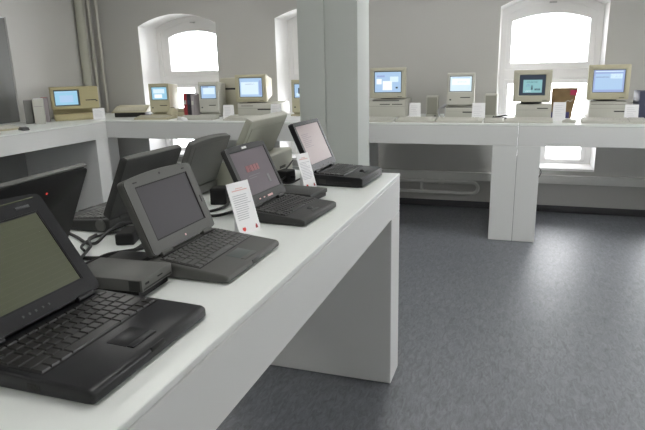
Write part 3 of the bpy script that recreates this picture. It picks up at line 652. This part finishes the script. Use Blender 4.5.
# mac left one
compact('small beige all-in-one computer with sky-blue screen at the first window', -3.745, 5.42, Z+.03, rad(8), .235, .325, .27, 'yel2', 'sky',
        [('screen_window', 'pale', -.07, .06, .0, .045), ('screen_window', 'wht', -.06, .03, -.05, -.01)])
pizza('low yellowish case under the sky-blue screened all-in-one', -3.73, 5.42, Z, rad(8), .27, .029, .30, 'yel2', [])
keyboard('yellowish keyboard in front of the sky-blue screened all-in-one', -3.62, 5.13, Z, rad(4), .40, .14, 'yel2', 'beige')
t = thing('telephone_modem', 'beige angular block beside the sky-blue screened all-in-one', 'device', (-3.475, 5.24, Z), rad(-8))
MB().prism([(-.05, 0), (.05, 0), (.05, .095), (.01, .11), (-.05, .045)], 'x', -.035, .035, .006).build('case', 'yel2', t); MB().box(-.02, .02, .012, .03, .107, .112, .001).build('top_slot', 'dark', t)
t = thing('floppy_drive', 'small yellowish drive box at the first window, right of the first all-in-one', 'disk drive', (-3.505, 5.55, Z), rad(4))
MB().box(-.05, .05, -.09, .09, 0, .085, .005).build('case', 'yel2', t); MB().box(-.035, .035, -.0915, -.088, .055, .062).build('disk_slot', 'dark', t)
# books
for k, (xx, ww, mt, hh, lb) in enumerate(((-3.375, .040, 'redbox', .250, 'red upright box, leftmost beside the second all-in-one'), (-3.329, .042, 'blackbox', .248, 'black upright box between two others beside the second all-in-one'), (-3.285, .036, 'mauve', .240, 'mauve upright box touching the second all-in-one'))):
    t = thing('software_box', lb, 'box', (xx, 5.42, Z), rad(2), 'upright boxes by the second all-in-one')
    MB().box(-ww/2, ww/2, -.07, .10, 0, hh, .002).build('carton', mt, t)
    MB().box(-ww/2+.006, ww/2-.006, -.0712, -.069, hh*.55, hh*.72).build('spine_label', 'bookw' if k != 1 else 'bluebox', t)
compact('grey-beige all-in-one computer beside the red box', -3.135, 5.42, Z+.03, rad(6), .215, .335, .26, 'plat', 'blue',
        [('screen_window', 'pale', -.06, .07, -.02, .045), ('screen_window', 'mid', -.07, .0, .05, .058)], .165, .125)
pizza('low grey case under the all-in-one beside the red box', -3.135, 5.42, Z, rad(6), .245, .029, .28, 'plat', [])
t = thing('computer_case', 'upright tan tower case behind the second all-in-one', 'computer', (-3.04, 5.82, Z), rad(6), 'desktop computer cases')
MB().box(-.11, .11, -.10, .10, 0, .395, .008).build('case', 'beige', t); MB().box(-.09, .09, -.1015, -.098, .27, .29).build('drive_slot', 'dark', t)
keyboard('grey keyboard in front of the all-in-one beside the red box', -3.10, 5.14, Z, rad(2), .40, .15, 'plat')
mouse('white mouse on the counter front edge by the second all-in-one', -3.20, 5.01, Z, rad(60), 'white', 'white')
small_card('white card between the second all-in-one and the first monitor', -2.80, 5.22, Z, rad(8), .11, .14)
# mac II + monitor
pizza('wide grey desktop case under the monitor near the second window', -2.56, 5.44, Z, rad(3), .44, .145, .36, 'plat', [(.0, .17, .075, .088), (-.18, -.05, .115, .120)])
monitor('yellowed monitor with pale blue screen near the second window', -2.625, 5.42, Z+.146, rad(3), .345, .272, .34, 'yel2', 'blue',
        [('screen_window', 'pale', -.11, .08, -.07, .055), ('screen_window', 'mid', -.06, .04, .03, .036), ('screen_window', 'peri', .09, .115, -.08, .07)], .245, .185, .012)
keyboard('long dark-edged keyboard in front of the yellowed monitor', -2.53, 5.12, Z, rad(2), .46, .17, 'plat', 'plat')
small_card('crumpled white card right of the yellowed monitor', -2.30, 5.26, Z, rad(-8), .115, .145)
compact('all-in-one computer half hidden behind the left side of the pillar', -2.075, 5.45, Z+.03, rad(4), .235, .34, .26, 'yel2', 'blue',
        [('screen_window', 'dk', -.05, .01, -.03, .03), ('screen_window', 'pale', -.07, .05, -.05, -.02)])
pizza('low yellowish case under the half hidden all-in-one', -2.075, 5.45, Z, rad(4), .27, .029, .30, 'yel2', [])
keyboard('white keyboard in front of the half hidden all-in-one', -2.02, 5.07, Z, 0, .36, .14, 'white', 'white')
# right of the pillar
pizza('grey desktop case with twin drive slots, first right of the pillar', -1.215, 5.46, Z, 0, .37, .175, .34, 'plat', [(-.06, .04, .125, .132), (.06, .16, .125, .132), (-.13, .13, .158, .166)])
monitor('beige monitor with window-filled screen, first right of the pillar', -1.195, 5.44, Z+.176, 0, .345, .282, .34, 'beige', 'blue',
        [('screen_window', 'peri', -.105, -.03, .045, .062), ('screen_window', 'wht', -.05, .04, -.075, .01), ('screen_window', 'pale', .02, .10, .0, .05), ('screen_window', 'dk', .075, .095, -.06, -.045), ('screen_window', 'wht', -.11, -.06, -.02, .03)], .252, .185, .010)
keyboard('grey keyboard touching the right side of the pillar', -1.20, 5.08, Z, 0, .28, .13, 'plat')
keyboard('grey keyboard between the first card and first speaker right of the pillar', -.865, 5.08, Z, rad(-2), .345, .16, 'plat')
small_card('white card right of the window-filled monitor screen', -.92, 5.31, Z, 0, .105, .15)
mouse('grey mouse beside the card next to the first keyboard', -.985, 5.20, Z, 0, 'plat')
speaker('left of the two small speakers, beside the grey keyboard', -.79, 5.45, Z, rad(4))
t = thing('desk_microphone', 'small wire stand left of the all-in-one on a flat case', 'microphone', (-.66, 5.24, Z), 0)
MB().cyl((0, 0, 0), (0, 0, .01), .035, .03, 20).build('base', 'dark', t); MB().tube([(0,0,.008),(-.02,0,.05),(-.035,0,.09),(.005,0,.12)], .004).build('stem', 'print', t)
MB().tube([(.005,0,.12),(.03,0,.10),(.025,0,.05),(0,0,.008)], .003).build('strut', 'print', t); MB().cyl((-.005,0,.11),(.03,0,.135), .010, .012, 12).build('head', 'print', t)
pizza('flat platinum case with black disk slot under the white-screened all-in-one', -.515, 5.44, Z, 0, .285, .105, .32, 'plat', [(.02, .13, .052, .062), (-.13, .13, .098, .103)])
compact('platinum all-in-one with white screen between the two speakers', -.520, 5.43, Z+.106, 0, .245, .300, .27, 'plat', 'pale',
        [('screen_window', 'wht', -.08, .08, -.01, .045), ('screen_window', 'blue', -.08, .08, .053, .058), ('screen_window', 'blue', -.03, .05, .015, .019)], .190, .130)
keyboard('platinum keyboard in front of the white-screened all-in-one', -.49, 5.07, Z, 0, .39, .13, 'plat')
small_card('white card right of the white-screened all-in-one', -.345, 5.27, Z, 0, .112, .150)
speaker('right of the two small speakers, beside the window edge', -.25, 5.41, Z, rad(-3), .11, .215)
keyboard('short grey keypad in front of the right speaker', -.20, 5.06, Z, rad(3), .17, .10, 'plat')
t = thing('stylus_pen', 'dark pen propped beside the keypad under the right window', 'pen', (-.14, 5.15, Z), 0)
MB().cyl((-.06, -.01, .038), (.06, .02, .055), .006, seg=10).build('barrel', 'dark', t); MB().box(-.05, .05, -.03, .03, 0, .036, .004).build('rest', 'pad', t); MB().cyl((-.085, -.016, .032), (-.06, -.01, .038), .001, .005, 10).build('tip', 'pad', t)
# window table right
pizza('platinum case under the cyan-screened monitor in front of the right window', .113, 5.44, Z, 0, .30, .125, .34, 'plat', [(.03, .12, .088, .096)])
monitor('monitor with dark screen and cyan windows in front of the right window', .092, 5.42, Z+.126, 0, .318, .272, .32, 'beige', 'dk',
        [('screen_window', 'cyan', -.075, .080, -.065, .045), ('screen_detail', 'dk', -.05, .04, .02, .032), ('screen_detail', 'dk', .02, .065, -.045, -.030),
         ('screen_detail', 'mid', -.05, -.02, -.02, .01), ('screen_detail', 'dk', -.01, .005, -.04, .0), ('screen_detail', 'wht', -.06, -.01, -.06, -.045)], .205, .165, .022)
keyboard('platinum keyboard below the cyan-screened monitor', .075, 5.10, Z, 0, .375, .13, 'plat')
small_card('white card between cyan-screened monitor and brown box', .320, 5.26, Z, rad(2), .100, .155)
mouse('grey mouse on the counter in front of the brown box', .39, 5.10, Z, rad(75), 'plat')
t = thing('software_box', 'brown patterned box with red and navy corners in the right window', 'box', (.355, 5.52, Z), rad(-3))
m = MB(); m.prism([(-.095, 0), (.075, 0), (.118, .262), (-.095, .262)], 'y', -.03, .03, .002); m.build('carton', 'brown', t)
MB().box(-.094, .060, -.0315, -.029, .0, .055).build('navy_band', 'navy', t); MB().box(.055, .105, -.0315, -.029, .20, .245).build('red_patch', 'magenta', t)
MB().tube([(.02, -.032, .14), (.045, -.032, .155), (.06, -.032, .145), (.08, -.032, .165)], .003, 6).build('pale_squiggle', 'bookw', t)
pizza('platinum case under the periwinkle-screened monitor at right', .705, 5.44, Z, 0, .285, .150, .34, 'plat', [(.05, .135, .062, .072), (-.13, .13, .125, .128)])
monitor('large beige monitor with periwinkle screen, rightmost on the counter', .692, 5.42, Z+.151, 0, .322, .285, .34, 'yel2', 'peri',
        [('screen_window', 'blue', -.105, .105, -.07, .06), ('screen_window', 'pale', -.105, .105, .075, .082), ('screen_window', 'pale', .01, .10, .02, .06), ('screen_window', 'mid', -.10, .0, .03, .036)], .236, .180, .016, .004)
keyboard('platinum keyboard below the periwinkle-screened monitor', .715, 5.10, Z, 0, .47, .14, 'plat')
small_card('white crinkled card right of the periwinkle-screened monitor', .865, 5.24, Z, 0, .10, .135)
t = thing('ring_binder', 'dark navy upright binder at the right picture edge', 'binder', (1.0, 5.42, Z), rad(4))
MB().box(-.075, .075, -.06, .14, 0, .235, .003).build('cover', 'bluebox', t); MB().box(-.03, .03, -.0612, -.058, .12, .19).build('spine_label', 'mauve', t); MB().cyl((0, -.062, .05), (0, -.058, .05), .012, seg=16).build('finger_ring', 'steel', t)
# black plug hanging by the leg
t = thing('power_plug', 'black plug on a wire hanging below the right window beside the counter leg', 'plug', (.19, YB-.052, .26))
MB().cyl((0, -.03, 0), (0, -.03, .06), .022, .016, 14, .003).build('plug_body', 'cable', t)
MB().tube([(0, -.03, .058), (.03, -.035, .11), (.05, -.02, .16), (.02, -.012, .22), (.0, -.01, .30)], .004, 8).build('wire', 'cable', t)
m = MB(); m.cyl((0, -.031, .0), (0, -.001, .0), .006, seg=8); m.build('hook', 'steel', t)

# ------------------------------------------------------------------ light and camera
w = bpy.data.worlds.new('world'); SC.world = w; w.use_nodes = True
bg = w.node_tree.nodes['Background']; bg.inputs[0].default_value = (.97, .98, 1, 1); bg.inputs[1].default_value = 15.0

cam = bpy.data.cameras.new('camera'); co = bpy.data.objects.new('camera', cam); COL.objects.link(co)
r = Vector((0.94646116, 0.32198066, -0.02323215)); u = Vector((-0.05978958, 0.24556269, 0.9675351)); f = Vector((-0.31723254, 0.91434535, -0.25166664))
mw = Matrix((( r.x, u.x, -f.x, 0), (r.y, u.y, -f.y, 0), (r.z, u.z, -f.z, 1.4865), (0, 0, 0, 1)))
co.matrix_world = mw
cam.sensor_width = 36; cam.lens = 568.43*36/645; cam.clip_start = .02; cam.clip_end = 100
SC.camera = co
SC.view_settings.view_transform = 'Standard'; SC.view_settings.look = 'None'; SC.view_settings.gamma = 1; SC.view_settings.use_curve_mapping = False
SC.view_settings.exposure = 0.07
SC.cycles.use_denoising = True
SC.cycles.max_bounces = 8; SC.cycles.diffuse_bounces = 5; SC.cycles.transparent_max_bounces = 12
SC.cycles.sample_clamp_indirect = 6
